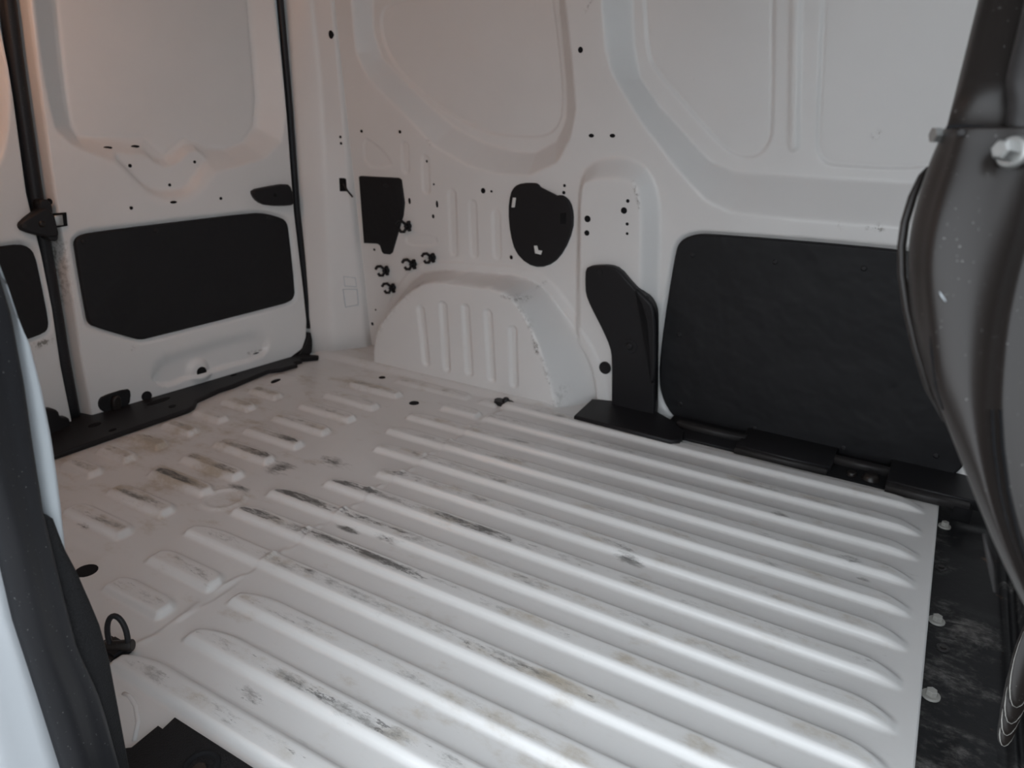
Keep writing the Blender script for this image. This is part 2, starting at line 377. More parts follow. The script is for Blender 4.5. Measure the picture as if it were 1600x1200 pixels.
INS = chaikin(WALL.trs([(1054, 395), (1063, 375), (1087, 366), (1119, 367), (1300, 381), (1450, 396), (1500, 420), (1525, 520), (1530, 640), (1515, 715), (1495, 742), (1470, 747), (1440, 742), (1073, 664), (1050, 650), (1036, 627), (1029, 599), (1032, 540)], .003), 1)
ASLOT = [((657, 484), (666, 566)), ((692, 478), (698, 575)), ((727, 482), (733, 582)), ((762, 490), (768, 591)), ((801, 516), (803, 600))]
WSLOT = [((706, 303), (709, 394)), ((738, 320), (741, 396)), ((775, 336), (777, 398)), ((632, 228), (634, 264)), ((664, 250), (666, 296))]
ASLOT = [(WALL.tr(a, .125), WALL.tr(b, .125)) for a, b in ASLOT]; WSLOT = [(WALL.tr(a), WALL.tr(b)) for a, b in WSLOT]
TRI = chaikin(WALL.trs([(566, 214), (585, 222), (612, 250), (612, 262), (570, 262)]), 1)
REC = chaikin(WALL.trs([(634, 366), (680, 366), (686, 385), (634, 384)]), 1)
def groove(C, x, z): d = sdf(C, x, z); return .004*ss(-d, -.003, .003)+.003*np.exp(-(d/.0035)**2)
def wall_h(x, z):
    h = -.055*loft(A1, B1, x, z, .14)-.07*loft(A2, B2, x, z, .14)
    h -= groove(C1, x, z)
    h -= groove(C2, x, z)+groove(C3, x, z)
    h += .006*ss(-caps(x, z, *G2, .014), 0, .009)
    arch = loft(A5, B5, x, z, .13)
    h += .035*loft(A3, B3, x, z)*(1-ss(arch, 0, .05))
    h += .004*ss(-sdf(A5, x, z), -.032, -.022)*(arch <= 0)+.125*arch
    h += .004*arch*0
    for a, b in ASLOT: h -= .007*ss(-caps(x, z, a, b, .0135), -.002, .008)
    for a, b in WSLOT: h -= .0035*ss(-caps(x, z, a, b, .014), -.002, .005)
    h -= .003*ss(-sdf(TRI, x, z), -.002, .004)+.003*ss(-sdf(REC, x, z), -.002, .004)
    h -= .012*ss(-sdf(INS, x, z), -.012, 0.002)
    h -= .07*ss(z, 1.16, 1.24)*0
    return h
HF[id(WALL)] = wall_h
xs = np.arange(-1.66, .3601, .0040); zs = np.arange(-.02, 1.2301, .0040)
X, Z = np.meshgrid(xs, zs)
wall, WX, WZ = sheet('wall_right', WALL, X, Z, wall_h(X, Z), WHITE, skirt=.03)
def scuffs(o, surf, U, V, lines):
    w = np.zeros(U.shape)
    for pts, t, rad, k in lines:
        q = surf.trs(pts, t); d = np.full(U.shape, 9.0)
        for a, b in zip(q[:-1], q[1:]): d = np.minimum(d, caps(U, V, a, b, 0))
        w += k*np.exp(-(d/rad)**2)
    a_ = o.data.attributes.new('wear', 'FLOAT', 'POINT'); a_.data.foreach_set('value', w.ravel().astype(np.float32))
scuffs(wall, WALL, WX, WZ, [([(786, 462), (800, 466), (812, 473)], .12, .0035, .9), ([(812, 480), (828, 505), (840, 540), (842, 548)], .115, .004, .6), ([(838, 538), (841, 550)], .12, .006, 1.2),
    ([(848, 560), (860, 602)], .12, .004, .6), ([(816, 458), (826, 452)], .10, .004, .5), ([(640, 455), (600, 495), (585, 530)], .125, .012, .25), ([(875, 612), (868, 640)], .11, .015, .3),
    ([(600, 585), (700, 600), (860, 636)], .125, .010, .3), ([(990, 285), (998, 310), (1000, 325)], .03, .003, 1.0), ([(1356, 356), (1366, 356)], 0, .003, 1.1), ([(1372, 355), (1377, 358)], 0, .005, 1.2),
    ([(1310, 350), (1316, 356)], 0, .003, .7), ([(1366, 213), (1371, 209)], -.07, .006, .7), ([(672, 225), (668, 219)], 0, .004, .7), ([(912, 20), (925, 0)], 0, .003, .6), ([(645, 448), (655, 446)], .12, .004, .6)])
tag(wall, 'white painted pressed metal side wall with wheel arch', kind='structure')
for p, a, b in (((565, 205), .0045, .0045), ((625, 206), .0045, .0045), ((640, 314), .004, .009), ((683, 319), .004, .010), ((677, 338), .004, .006), ((755, 298), .007, .0075),
                ((768, 299), .0035, .0035), ((799, 402), .005, .006), ((585, 390), .004, .004), ((582, 506), .005, .006), ((918, 342), .0085, .0085), ((917, 364), .007, .007),
                ((975, 329), .008, .008), ((981, 314), .0045, .0045), ((980, 350), .004, .004), ((980, 365), .0035, .0035), ((907, 78), .0062, .0068), ((924, 212), .007, .0045),
                ((957, 212), .007, .0045), ((882, 290), .0035, .004), ((881, 301), .0045, .0045), ((678, 288), .003, .003), ((667, 252), .003, .004), ((587, 484), .003, .003)):
    hole(WALL, p, a, b, wall)
def raised(surf, px, t0, t1, *a, **k): return pslab(k.pop('name'), surf, px, t0, t1, *a, **k)
# --- round black plug low on the wall, beside the pillar cover
o = hole(WALL, (945, 575), .0165, .0175, None, 24, 'grommet', RUBBER, t=height(WALL, (945, 575))+.005)
tag(o, 'round black rubber grommet low on white wall, left of the curved pillar cover', 'grommet')

# --- large black insert
e = empty('side_insert_panel', WALL.pos(-.25, .03, -.01)); tag(e, 'large black rounded rectangular lining panel low on the far side wall', 'panel')
rehome(slab('panel_board', WALL, INS, -.011, .004, BLACKM, None, .005, 1), e)
for p in ((1082, 398), (1211, 409), (1350, 419), (1061, 523), (1063, 631), (1179, 669), (1318, 700), (1463, 712)):
    u, v = WALL.tr(p, .004); rehome(cyl('fixing_plug', WALL.pos(u, v, .002), WALL.pos(u, v, .0065), .010, BLACKP, None, 16, .006, .5), e)

# --- curved pillar cover
PC = [(913, 440), (914, 420), (922, 416), (950, 415), (966, 421), (985, 444), (999, 458), (1012, 466), (1021, 482), (1023, 500), (1022, 617), (1022, 648), (1020, 654), (960, 642), (955, 638), (955, 620), (955, 560), (952, 542), (940, 515), (922, 480), (914, 460)]
e = empty('pillar_cover', WALL.pos(-.67, .03, .035)); tag(e, 'tall curved black plastic cover on the wall behind the wheel arch', 'cover')
rehome(pslab('cover_body', WALL, PC, .028, .058, BLACKP, None, .005, 1), e)
rehome(pslab('side_flange', WALL, [(988, 446), (1005, 462), (1021, 478), (1024, 505), (1024, 600), (1012, 600), (1010, 500), (998, 476)], .045, .062, BLACKP, None, .006, 2), e)
u, v = WALL.tr((985, 541), .058)
rehome(cyl('plug_ring', WALL.pos(u, v, .055), WALL.pos(u, v, .061), .0185, RUBBER, None, 24), e)
rehome(cyl('plug', WALL.pos(u-.002, v, .058), WALL.pos(u-.002, v, .066), .013, BLACKP, None, 24, .010, .5), e)
u, v = WALL.tr((938, 425), .058); rehome(cyl('screw_cap', WALL.pos(u, v, .056), WALL.pos(u, v, .0605), .007, BLACKP, None, 14), e)

# --- oval access cover
OC = [(793, 330), (796, 303), (803, 291), (815, 286), (834, 286), (840, 288), (843, 293), (868, 306), (873, 305), (880, 306), (890, 315), (895, 334), (894, 360), (881, 392), (864, 412), (843, 419), (822, 413), (804, 394), (796, 365)]
e = empty('oval_cover', WALL.pos(-.95, .35, 0)); tag(e, 'rounded black egg shaped access cover above the wheel arch', 'cover')
rehome(pslab('cover_plate', WALL, OC, -.002, .008, BLACKP, None, .004, 1), e)
def chip(name, px, t0, t1, mat): rehome(pslab(name, WALL, px, t0, t1, mat, None, .0006, 0), e)
chip('slot', [(801, 309), (806, 309), (804, 324), (799, 324)], .006, .0092, WHITE)
chip('slot', [(834, 384), (839, 384), (841, 391), (847, 392), (845, 398), (836, 396)], .006, .0092, WHITE)
chip('socket', [(875, 333), (884, 333), (884, 350), (875, 350)], .006, .0092, HOLE)
chip('stiffening_rib', [(845, 293), (869, 305), (869, 308), (844, 296)], .006, .0100, RUBBER)

# --- lamp access cover in the rear corner
e = empty('lamp_access_cover', WALL.pos(-1.55, .33, 0)); tag(e, 'black angular access cover in the rear corner beside the door pillar', 'cover')
rehome(pslab('cover_plate', WALL, [(560, 276), (563, 275), (622, 278), (626, 281), (631, 317), (629, 337), (612, 395), (608, 398), (599, 397), (596, 394), (593, 384), (589, 381), (568, 380)], -.002, .006, BLACKM, None, .003, 0), e)
rehome(hole(WALL, (603, 290), .010, .005, None, t=.006, name='recessed_tab', mat=RUBBER), e)

# --- cable clips
def clip(p, s, label):
    u, v = WALL.tr(p); e = empty('cable_clip', WALL.pos(u, v, 0)); tag(e, label, 'clip', 'black cable clips on the rear of the wall')
    w = lambda a, b, t: WALL.pos(u+a*s, v+b*s, t)
    rehome(cyl('clip_base', w(.004, .001, -.001), w(.004, .001, .010), .0105, BLACKM, None, 14), e)
    rehome(cyl('stem', w(.004, .001, .009), w(.004, .001, .020), .0045, RUBBER, None, 10), e)
    for q in ([(.002, .004), (-.008, .011), (-.018, .009), (-.023, .002)], [(.002, -.003), (-.004, -.013), (-.013, -.014), (-.016, -.008)],
              [(.005, .004), (.010, .011), (.016, .012)], [(.005, -.003), (.011, -.008), (.016, -.006)]):
        rehome(tube('prong', [w(a, b, .010+.008*i/len(q)) for i, (a, b) in enumerate(q)], .0046, BLACKM, None, 8), e)
clip((637, 353), 1.25, 'black cable clip touching the right edge of the angular black cover')
clip((603, 422), 1.2, 'black cable clip just below the angular black cover, upper left of the lower four')
clip((645, 412), 1.2, 'black cable clip between two others above the wheel arch, second from the right')
clip((675, 402), 1.1, 'small black cable clip nearest the top of the wheel arch')
clip((613, 449), 1.2, 'lowest black cable clip on the white rear corner wall')

# --- small lashing bracket on the floor in front of the wheel arch
u, v = FLOOR.tr((789, 632)); e = empty('lashing_bracket', (u, v, .002)); tag(e, 'small black hooked lashing bracket on floor beside the wheel arch', 'bracket')
rehome(slab('bracket_plate', FLOOR, [(u-.028, v+.012), (u-.034, v-.004), (u-.022, v-.012), (u-.026, v-.020), (u+.004, v-.022), (u+.024, v-.012), (u+.030, v+.004), (u+.012, v+.016), (u-.008, v+.012)], .001, .012, RUBBER, None, .003, 1), e)
rehome(cyl('bracket_boss', (u+.004, v-.002, .010), (u+.004, v-.002, .022), .012, RUBBER, None, 18, .009, .3), e)

# ================================================================== REAR CORNER PILLAR
def on_x(p, x): d = ray(p); t = x/d[0]; q = CAM+t*d; return q[1], q[2]
def pedge(pts, x):                    # y as a straight function of height, from an edge traced on the plane x = const
    (y0, z0), (y1, z1) = on_x(pts[0], x), on_x(pts[1], x)
    return lambda z: y0+(y1-y0)*(z-z0)/(z1-z0)
PL, PR, PE = pedge(((454, 0), (492, 552)), -1.690), pedge(((495, 0), (521, 552)), -1.640), pedge(((522, 0), (573, 545)), -1.576)
def pillar(z):
    a, b, c = PL(z), PR(z), PE(z); b = min(max(b, a+.012), c-.02)
    return [(-1.745, a-.004), (-1.700, a-.003), (-1.690, a), (-1.650, b-.006), (-1.640, b), (-1.634, b+.010), (-1.584, c-.010), (-1.577, c), (-1.577, c+.004), (-1.577, 1.83-.08*z), (-1.745, 1.83-.08*z)]
rows = [[(x, y, z) for x, y in pillar(z)] for z in np.linspace(-.005, 1.2, 14)]
pil = grow('trim_1', rows, WHITE, None, 0); tag(pil, 'white rear corner pillar beside the rear door', kind='structure')
for p in pil.data.polygons: p.use_smooth = len(p.vertices) == 4
def face_at(z):                       # the pillar's broad face as a plane around height z
    P = [np.array(pillar(q)[k]+(q,)) for q in (z-.01, z+.01) for k in (5, 6)]
    a = (P[0]+P[2])/2; U = P[1]-P[0]; U = U/np.linalg.norm(U); V = (P[2]-P[0])/.02; N = np.cross(V, U); N = N/np.linalg.norm(N)
    return Surf(a, U, V, N if N[0] > 0 else -N)
def pill_face(p):
    z = .5
    for _ in range(6): f = face_at(z); q = f.pos(*f.tr(p)); z = float(q[2])
    return f
def phole(p, ru, rv, n=14): f = pill_face(p); return slab('hole', f, oval(f.tr(p, .001), ru, rv, n), -.004, .002, HOLE, pil, .0004, 0)
phole((517, 54), .008, .011); phole((532, 214), .004, .004); phole((533, 224), .004, .004)
PS = pill_face((536, 288)); slab('hole', PS, PS.trs([(530, 278), (541, 278), (542, 299), (531, 299)], .001), -.004, .002, HOLE, pil, .0004, 0)
tube('bent_rod', [PS.pos(*PS.tr(q, .006), .006) for q in ((536, 287), (543, 298), (551, 308))], .0028, SLEEVE, pil, 8)
PS = pill_face((548, 455))
for q in ([(537, 432), (555, 434), (557, 448), (539, 447)], [(536, 452), (558, 452), (560, 476), (540, 480)]):
    P = [PS.pos(*PS.tr(a, .0025), .0025) for a in q]; tube('faint_stamp', P, .0016, BLUEW, pil, 6, True)

# ================================================================== REAR DOORS
V1 = np.linspace(.012, 1.16, 232)
def edge(surf, pts, t=0):
    q = np.array(surf.trs(pts, t)); o = np.argsort(q[:, 1]); q = q[o]
    return lambda v: np.interp(v, q[:, 1], q[:, 0])
L1 = edge(DOOR1, [(40, 0), (52, 100), (66, 200), (80, 300), (103, 440), (122, 560), (138, 650)])
R1e = edge(DOOR1, [(442, 0), (455, 150), (468, 330), (482, 450), (487, 500), (486, 525), (480, 543), (462, 556)])
DA = DOOR1.trs([(47, -80), (49, 0), (61, 101), (73, 162), (84, 203), (111, 228), (152, 244), (176, 254), (192, 272), (209, 296), (230, 314), (257, 322), (284, 321), (304, 314), (325, 295), (340, 272), (371, 262), (415, 250), (442, 222), (450, 169), (440, 0), (436, -80)])
DB = DOOR1.trs([(78, -80), (84, 0), (101, 152), (108, 195), (120, 214), (152, 217), (223, 217), (236, 230), (257, 246), (270, 234), (288, 218), (304, 222), (324, 233), (351, 235), (381, 222), (398, 199), (401, 152), (390, 20), (383, -80)], -.05)
DP = chaikin(DOOR1.trs([(176, 240), (230, 238), (250, 256), (275, 256), (305, 228), (328, 246), (312, 268), (295, 296), (262, 304), (232, 298), (206, 272)], -.018), 1)
DI = [(118, 385), (119, 376), (125, 369), (142, 364), (270, 348), (398, 333), (418, 334), (442, 341), (449, 347), (452, 360), (462, 455), (460, 465), (455, 471), (442, 476), (230, 530), (220, 531), (209, 529), (148, 511), (140, 505), (137, 495)]
DIu = DOOR1.trs(DI, .002)
SA = chaikin(DOOR1.trs([(232, 552), (300, 536), (380, 512), (408, 508), (424, 522), (424, 545), (408, 562), (330, 580), (236, 612)]), 1)
SB = chaikin(DOOR1.trs([(240, 585), (320, 556), (395, 536), (410, 540), (404, 556), (330, 576), (240, 606)], -.012), 1)
BOSS = DOOR1.tr((313, 580))
def door1_h(y, z):
    h = -.05*loft(DA, DB, y, z, .14)
    k = ss(-sdf(DP, y, z), -.010, .008); h = h*(1-k)-.026*k
    h -= .0025*np.exp(-((sdf(DB, y, z)+.004)/.004)**2)
    h -= .010*ss(-sdf(DIu, y, z), -.014, .004)
    h -= .012*loft(SA, SB, y, z, .45)
    h += .010*ss(.040-np.hypot(y-BOSS[0], z-BOSS[1]), 0, .022)
    l, r = L1(z), R1e(z)
    h -= .045*(1-ss(y-l, .0, .010)); h -= .030*(1-ss(r-y, 0, .022))
    h -= .012*ss(l+.10-y, 0, .02)*(1-ss(z, .06, .10))*0
    return h
HF[id(DOOR1)] = door1_h
S = np.concatenate([np.linspace(0, .05, 16)[:-1], np.linspace(.05, .95, 190), np.linspace(.95, 1, 12)[1:]])
Vg = np.repeat(V1[:, None], len(S), 1); Ug = L1(Vg)-.004+(R1e(Vg)-L1(Vg)+.004)*S[None, :]
door1, D1U, D1V = sheet('door_1', DOOR1, Ug, Vg, door1_h(Ug, Vg), WHITE, skirt=.03)
scuffs(door1, DOOR1, D1U, D1V, [([(86, 380), (95, 470)], -.02, .012, .9), ([(392, 553), (412, 549)], 0, .003, .9), ([(205, 546), (213, 541)], 0, .004, .6), ([(440, 60), (443, 68)], 0, .003, .8)])
tag(door1, 'white painted inside of the wide rear door', kind='structure')
for p, a, b in (((168, 231), .011, .0035), ((211, 229), .011, .0035), ((271, 316), .009, .0035), ((203, 259), .0045, .0045), ((265, 289), .004, .004), ((304, 253), .004, .004),
                ((205, 325), .0042, .0042), ((345, 310), .0042, .0042)):
    hole(DOOR1, p, a, b, door1)
hole(DOOR1, (315, 581), .0145, .0150, door1, 24)
hole(DOOR1, (229, 619), .014, .014, door1, 20, 'plug', RUBBER)
hole(DOOR1, (400, 552), .010, .002, door1, 10)
pslab('insert_panel', DOOR1, DI, -.008, .002, BLACKM, door1, .004, 1)
for p in ((132, 378), (245, 360), (420, 340)):
    u, v = DOOR1.tr(p, .002); cyl('fixing_plug', DOOR1.pos(u, v, .001), DOOR1.pos(u, v, .004), .008, BLACKP, door1, 14, .005, .5)
pslab('latch_cover', DOOR1, [(397, 297), (420, 292), (450, 287), (457, 293), (461, 318), (456, 322), (420, 322), (406, 316), (398, 306)], -.002, .016, BLACKP, door1, .005, 1)
hole(DOOR1, (430, 305), .005, .005, door1, t=.016)
pslab('lower_latch', DOOR1, [(154, 627), (160, 619), (199, 607), (206, 612), (203, 634), (184, 645), (164, 645), (155, 638)], -.004, .004, BLACKM, door1, .003, 1)
pslab('latch_hook', DOOR1, [(176, 622), (190, 617), (192, 640), (178, 645)], .004, .016, GLOSSK, door1, .004, 1)
pslab('striker_pocket', DOOR1, [(84, 334), (104, 332), (106, 353), (87, 356)], -.003, .004, HOLE, door1, .001, 0)
pslab('striker_plate', DOOR1, [(85, 337), (98, 336), (100, 352), (88, 353)], .003, .0095, STEEL, door1, .002, 0)
hole(DOOR1, (78, 315), .005, .007, door1, t=.001)
# worn print low on the door edge
# --- narrow rear door
R2 = edge(DOOR2, [(4, 0), (28, 150), (48, 300), (72, 400), (88, 480), (101, 570), (118, 655)])
D2A = chaikin(DOOR2.trs([(-300, 320), (-80, 290), (-20, 280), (5, 255), (14, 210), (16, 150), (8, 40), (0, -90), (-300, -90)]), 1)
D2B = chaikin(DOOR2.trs([(-300, 290), (-90, 250), (-40, 240), (-22, 215), (-18, 150), (-30, 40), (-40, -90), (-300, -90)], -.05), 1)
D2I = [(-260, 425), (-60, 393), (0, 386), (32, 382), (46, 386), (56, 398), (64, 435), (77, 500), (76, 514), (70, 521), (44, 531), (-60, 565), (-260, 620)]
D2Iu = DOOR2.trs(D2I, .002)
def door2_h(y, z):
    h = -.05*loft(D2A, D2B, y, z, .3)-.010*ss(-sdf(D2Iu, y, z), -.014, .004)
    return h-.03*(1-ss(R2(z)-y, 0, .012))
HF[id(DOOR2)] = door2_h
S = np.linspace(0, 1, 130); Ug = .36+(R2(Vg[:, :1])+.002-.36)*S[None, :]; Vh = np.repeat(V1[:, None], len(S), 1)
door2, D2U, D2V = sheet('door_2', DOOR2, Ug, Vh, door2_h(Ug, Vh), WHITE, skirt=.03)
scuffs(door2, DOOR2, D2U, D2V, [([(55, 540), (85, 530)], 0, .006, .9), ([(62, 538), (70, 535)], 0, .006, 1.2)])
tag(door2, 'white painted inside of the narrow rear door', kind='structure')
pslab('insert_panel', DOOR2, D2I, -.008, .002, BLACKM, door2, .004, 1)
pslab('lower_latch', DOOR2, [(60, 642), (80, 638), (92, 642), (95, 652), (108, 652), (112, 662), (108, 676), (70, 690), (55, 690)], -.004, .020, BLACKP, door2, .005, 1)
# --- seals between and around the doors, and their black surround
sealm = []
P = [(x, y, z) for x, y, z in [DOOR1.pos(L1(v)-.020, v, -.030) for v in np.linspace(.0, 1.16, 24)]]
o = tube('door_seal', P, .017, RUBBER, None, 10); tag(o, 'black rubber seal strip standing between the two rear doors', 'seal')
P = [DOOR1.pos(R1e(v)+.006, v, -.018) for v in np.linspace(.085, 1.16, 30)]
o = tube('door_seal', P, .010, RUBBER, None, 10); tag(o, 'thin black rubber seal between wide rear door and corner pillar', 'seal')
# --- latch spanning both doors
e = empty('door_latch', DOOR1.pos(.93, .47, 0)); tag(e, 'black three-cornered latch plate bridging the gap between the rear doors', 'latch')
rehome(pslab('latch_plate', DOOR1, [(29, 354), (33, 346), (62, 328), (74, 324), (86, 334), (90, 350), (94, 366), (90, 372), (72, 371), (36, 362)], -.02, .018, BLACKP, None, .006, 1), e)
rehome(pslab('latch_arm', DOOR1, [(60, 314), (72, 310), (82, 318), (84, 336), (66, 336)], -.03, .010, BLACKP, None, .004, 1), e)
rehome(pslab('latch_tail', DOOR1, [(74, 366), (92, 366), (90, 378), (76, 376)], -.03, .014, BLACKP, None, .003, 1), e)
u, v = DOOR1.tr((67, 350), .018); rehome(cyl('rivet', DOOR1.pos(u, v, .017), DOOR1.pos(u, v, .021), .009, GLOSSK, None, 16, .006, .5), e)
u, v = DOOR1.tr((38, 353), .018); rehome(cyl('rivet', DOOR1.pos(u, v, .017), DOOR1.pos(u, v, .020), .005, SLEEVE, None, 12), e)
# --- threshold strip
TH = [(-1.650, .30), (-1.650, .79), (-1.636, .96), (-1.622, 1.12), (-1.630, 1.145), (-1.658, 1.175), (-1.668, 1.26), (-1.663, 1.30), (-1.667, 1.35), (-1.672, 1.44), (-1.650, 1.47), (-1.640, 1.525), (-1.660, 1.530),
      (-1.655, 1.560), (-1.668, 1.565), (-1.635, 1.608), (-1.645, 1.622), (-1.690, 1.605), (-1.74, 1.60), (-1.87, .90), (-1.80, .30)]
e = empty('door_threshold', (-1.70, 1.0, 0)); tag(e, 'long black plastic threshold strip on floor under the rear doors', 'threshold')
rehome(slab('strip', FLOOR, TH, .002, .014, BLACKP, None, .004, 0), e)
rehome(pslab('corner_gusset', DOOR1, [(485, 515), (489, 535), (487, 556), (462, 562), (472, 548), (480, 535)], -.03, .004, BLACKP, None, .002, 1), e)
for p, a, b in (((248, 627), .011, .034), ((269, 635), .008, .010), ((148, 664), .010, .016), ((176, 672), .006, .010), ((365, 586), .006, .010)):
    rehome(slab('recess', FLOOR, oval(FLOOR.tr(p, .014), a, b, 18), .010, .0152, HOLE, None, .0005, 0), e)

# ================================================================== SILL TRIM ALONG THE FAR WALL
Wy = 1.800
def strip(name, e, pts, z0, z1, mat=BLACKP, bev=.003): return rehome(slab(name, FLOOR, pts, z0, z1, mat, None, bev, 0), e)
e = empty('sill_trim', (-.3, 1.73, 0)); tag(e, 'long black plastic sill trim between ribbed floor and far wall', 'trim')
strip('end_cover', e, FLOOR.trs([(897, 649), (925, 623), (958, 626), (1022, 640), (1052, 657), (1069, 674), (1063, 687), (1048, 688)], .024), .002, .024, bev=.003)
strip('front_lip', e, [(-.735, 1.664), (-.535, 1.664), (-.525, 1.678), (-.735, 1.678)], .004, .019, SLEEVE)
strip('low_rail', e, [(-.53, 1.672), (-.325, 1.672), (-.325, Wy), (-.53, Wy)], .002, .010)
strip('raised_bar', e, [(-.50, 1.722), (-.325, 1.722), (-.325, 1.745), (-.50, 1.745)], .008, .024, SLEEVE)
strip('cover_plate', e, [(-.335, 1.675), (-.120, 1.675), (-.118, Wy), (-.335, Wy)], .002, .022)
strip('front_lip', e, [(-.335, 1.664), (-.125, 1.664), (-.125, 1.678), (-.335, 1.678)], .004, .018, SLEEVE)
strip('catch_tray', e, [(-.125, 1.668), (.0, 1.668), (.0, Wy), (-.125, Wy)], .001, .008, HOLE)
strip('raised_bar', e, [(-.12, 1.728), (.0, 1.728), (.0, 1.750), (-.12, 1.750)], .006, .024, SLEEVE)
rehome(cyl('catch_ring', (-.035, 1.695, .007), (-.035, 1.695, .021), .020, GLOSSK, None, 20, .015, .3), e)
rehome(cyl('catch_post', (-.075, 1.69, .007), (-.075, 1.69, .017), .010, GLOSSK, None, 16), e)
strip('cover_plate', e, [(-.003, 1.675), (.18, 1.675), (.215, 1.72), (.205, Wy), (-.003, Wy)], .002, .024)
strip('front_lip', e, [(-.003, 1.652), (.158, 1.652), (.160, 1.680), (-.003, 1.680)], .004, .020, SLEEVE)
strip('end_block', e, [(.130, 1.650), (.165, 1.650), (.165, 1.69), (.130, 1.69)], -.02, .012, HOLE)

# ================================================================== CAB FLOOR BEYOND THE LOAD FLOOR
CAB = Surf((0, 0, -.03), (1, 0, 0), (0, 1, 0), (0, 0, 1))
def cab_h(x, y):
    h = .004*ss(np.sin(y*20+1), .2, .9)*ss(x, .13, .16)*(1-ss(x, .20, .22))+.06*ss(x, .235, .262)
    h += .008*np.exp(-((x-.225)/.006)**2)
    return h
X, Y = np.meshgrid(np.arange(.085, 1.0, .006), np.arange(.24, 1.80, .012))
cabf, _, _ = sheet('floor', CAB, X, Y, cab_h(X, Y), DUSTY, skirt=.02)
tag(cabf, 'dusty black floor section beyond the white ribbed floor', kind='structure')
def floor_bolt(p, r, label, top=True):
    u, v = FLOOR.tr(p, -.022); e = empty('floor_bolt', (u, v, -.03)); tag(e, label, 'bolt', 'pale bolts in the black floor beyond the load floor')
    rehome(cyl('washer', (u, v, -.0305), (u, v, -.0265), r, STEELD, None, 20), e)
    rehome(cyl('bolt_head', (u, v, -.027), (u, v, -.018 if top else -.023), r*.62, STEELD, None, 6), e)
STEELD = simple('dusty_bolt_steel', (.42, .41, .38), .6, .3)
floor_bolt((1477, 818), .012, 'dusty pale bolt nearest the far sill trim')
floor_bolt((1465, 965), .013, 'dusty pale bolt in black floor, third down from the sill trim')
floor_bolt((1456, 1081), .013, 'dusty pale bolt nearest the bottom edge of the picture')
for p, l in (((1471, 885), 'dark sunken bolt between the two upper pale bolts'), ((1474, 1010), 'small dark sunken bolt between the two lower pale bolts')):
    u, v = FLOOR.tr(p, -.026); e = empty('sunken_bolt', (u, v, -.03)); tag(e, l, 'bolt')
    rehome(cyl('ring', (u, v, -.0305), (u, v, -.0275), .010, SLEEVE, None, 18), e); rehome(cyl('core', (u, v, -.028), (u, v, -.0255), .0055, GLOSSK, None, 6), e)
# overlapping plates at the right edge
e = empty('seat_rail_plates', at((1585, 1140), .80)); tag(e, 'overlapping black oval plates with worn pale rims at lower right', 'plates')
for i, (p, w, h) in enumerate((((1579, 1122), .010, .030), ((1587, 1090), .012, .040), ((1596, 1062), .014, .046), ((1606, 1030), .015, .050))):
    c = at(p, .80-.010*i); ring = []
    for a in np.linspace(0, 2*math.pi, 20, endpoint=False):
        ring.append(c+RGT*(w*math.cos(a)-.25*h*math.sin(a)*-1)+UPV*h*math.sin(a))
    rows = [[q+FWD*.003 for q in ring], [q-FWD*.001 for q in ring], [c+(q-c)*.86-FWD*.003 for q in ring]]
    rehome(grow('plate', rows, GLOSSK, None, 0), e)
    rehome(tube('worn_rim', [q-FWD*.001 for q in ring[8:19]], [.0001, .0002, .0003, .0004, .0006, .0005, .0004, .0003, .0003, .0002, .0001], STEELD, None, 6), e)

# ================================================================== NEAR SIDE: STEP PLATE, LASHING RING
e = empty('step_plate', (-.55, .35, .002)); tag(e, 'flat black step plate on floor at the near door sill', 'plate')
SPt = [FLOOR.tr(p, .016) for p in ((205, 1166), (247, 1132), (254, 1137), (273, 1119), (400, 1200))]
u0, v0 = SPt[0]
rehome(slab('plate', FLOOR, [(u0, v0)]+SPt[1:]+[(-.20, SPt[-1][1]), (-.20, .22), (u0-.10, .22), (u0-.06, v0-.05)], .006, .016, GRAIN, None, .003, 0), e)
c = FLOOR.tr((315, 1196), .016)
rehome(tube('bolt_recess', [(c[0]+.019*math.cos(a), c[1]+.019*math.sin(a), .016) for a in np.linspace(0, 2*math.pi, 24, endpoint=False)], .004, HOLE, None, 8, True), e)
rehome(cyl('bolt_head', (c[0]+.004, c[1]-.006, .014), (c[0]+.004, c[1]-.006, .021), .009, GLOSSK, None, 6), e)
u, v = FLOOR.tr((186, 1020)); e = empty('lashing_ring', (u, v, 0)); tag(e, 'black lashing ring standing on its base at the near edge of the floor', 'ring')
rehome(box('ring_base', (u-.030, v-.022, .001), (u+.022, v+.012, .016), RUBBER, None, .005), e)
rehome(cyl('pivot', (u-.012, v-.012, .014), (u+.024, v+.010, .018), .009, GLOSSK, None, 14), e)
base = at((192, 1015), float(np.dot(np.array([u, v, .01])-CAM, FWD)))
R_ = []
for a in np.linspace(0, 2*math.pi, 28, endpoint=False):
    R_.append(np.array([u+.006, v, .034])+np.array([.80, .45, 0])*.016*math.cos(a)+np.array([-.12, .1, 1])*.033*math.sin(a))
rehome(tube('loop', R_, .0042, RUBBER, None, 10, True), e)

# near wall with its wheel arch (mostly hidden behind the door jamb)
NW = Surf((0, .235, 0), (1, 0, 0), (0, 0, 1), (0, 1, 0))
NA = [(-1.50, -.1), (-1.45, .18), (-1.30, .33), (-1.02, .33), (-.88, .15), (-.835, -.1)]; NB = [(-1.44, -.1), (-1.38, .15), (-1.26, .28), (-1.06, .28), (-.95, .12), (-.90, -.1)]
X, Z = np.meshgrid(np.arange(-1.80, -.655, .012), np.arange(0, 1.23, .012))
nw, _, _ = sheet('wall_left', NW, X, Z, .17*loft(chaikin(NA, 1), chaikin(NB, 1), X, Z), WHITE, skirt=.02)
tag(nw, 'white near side wall behind the door opening', kind='structure')
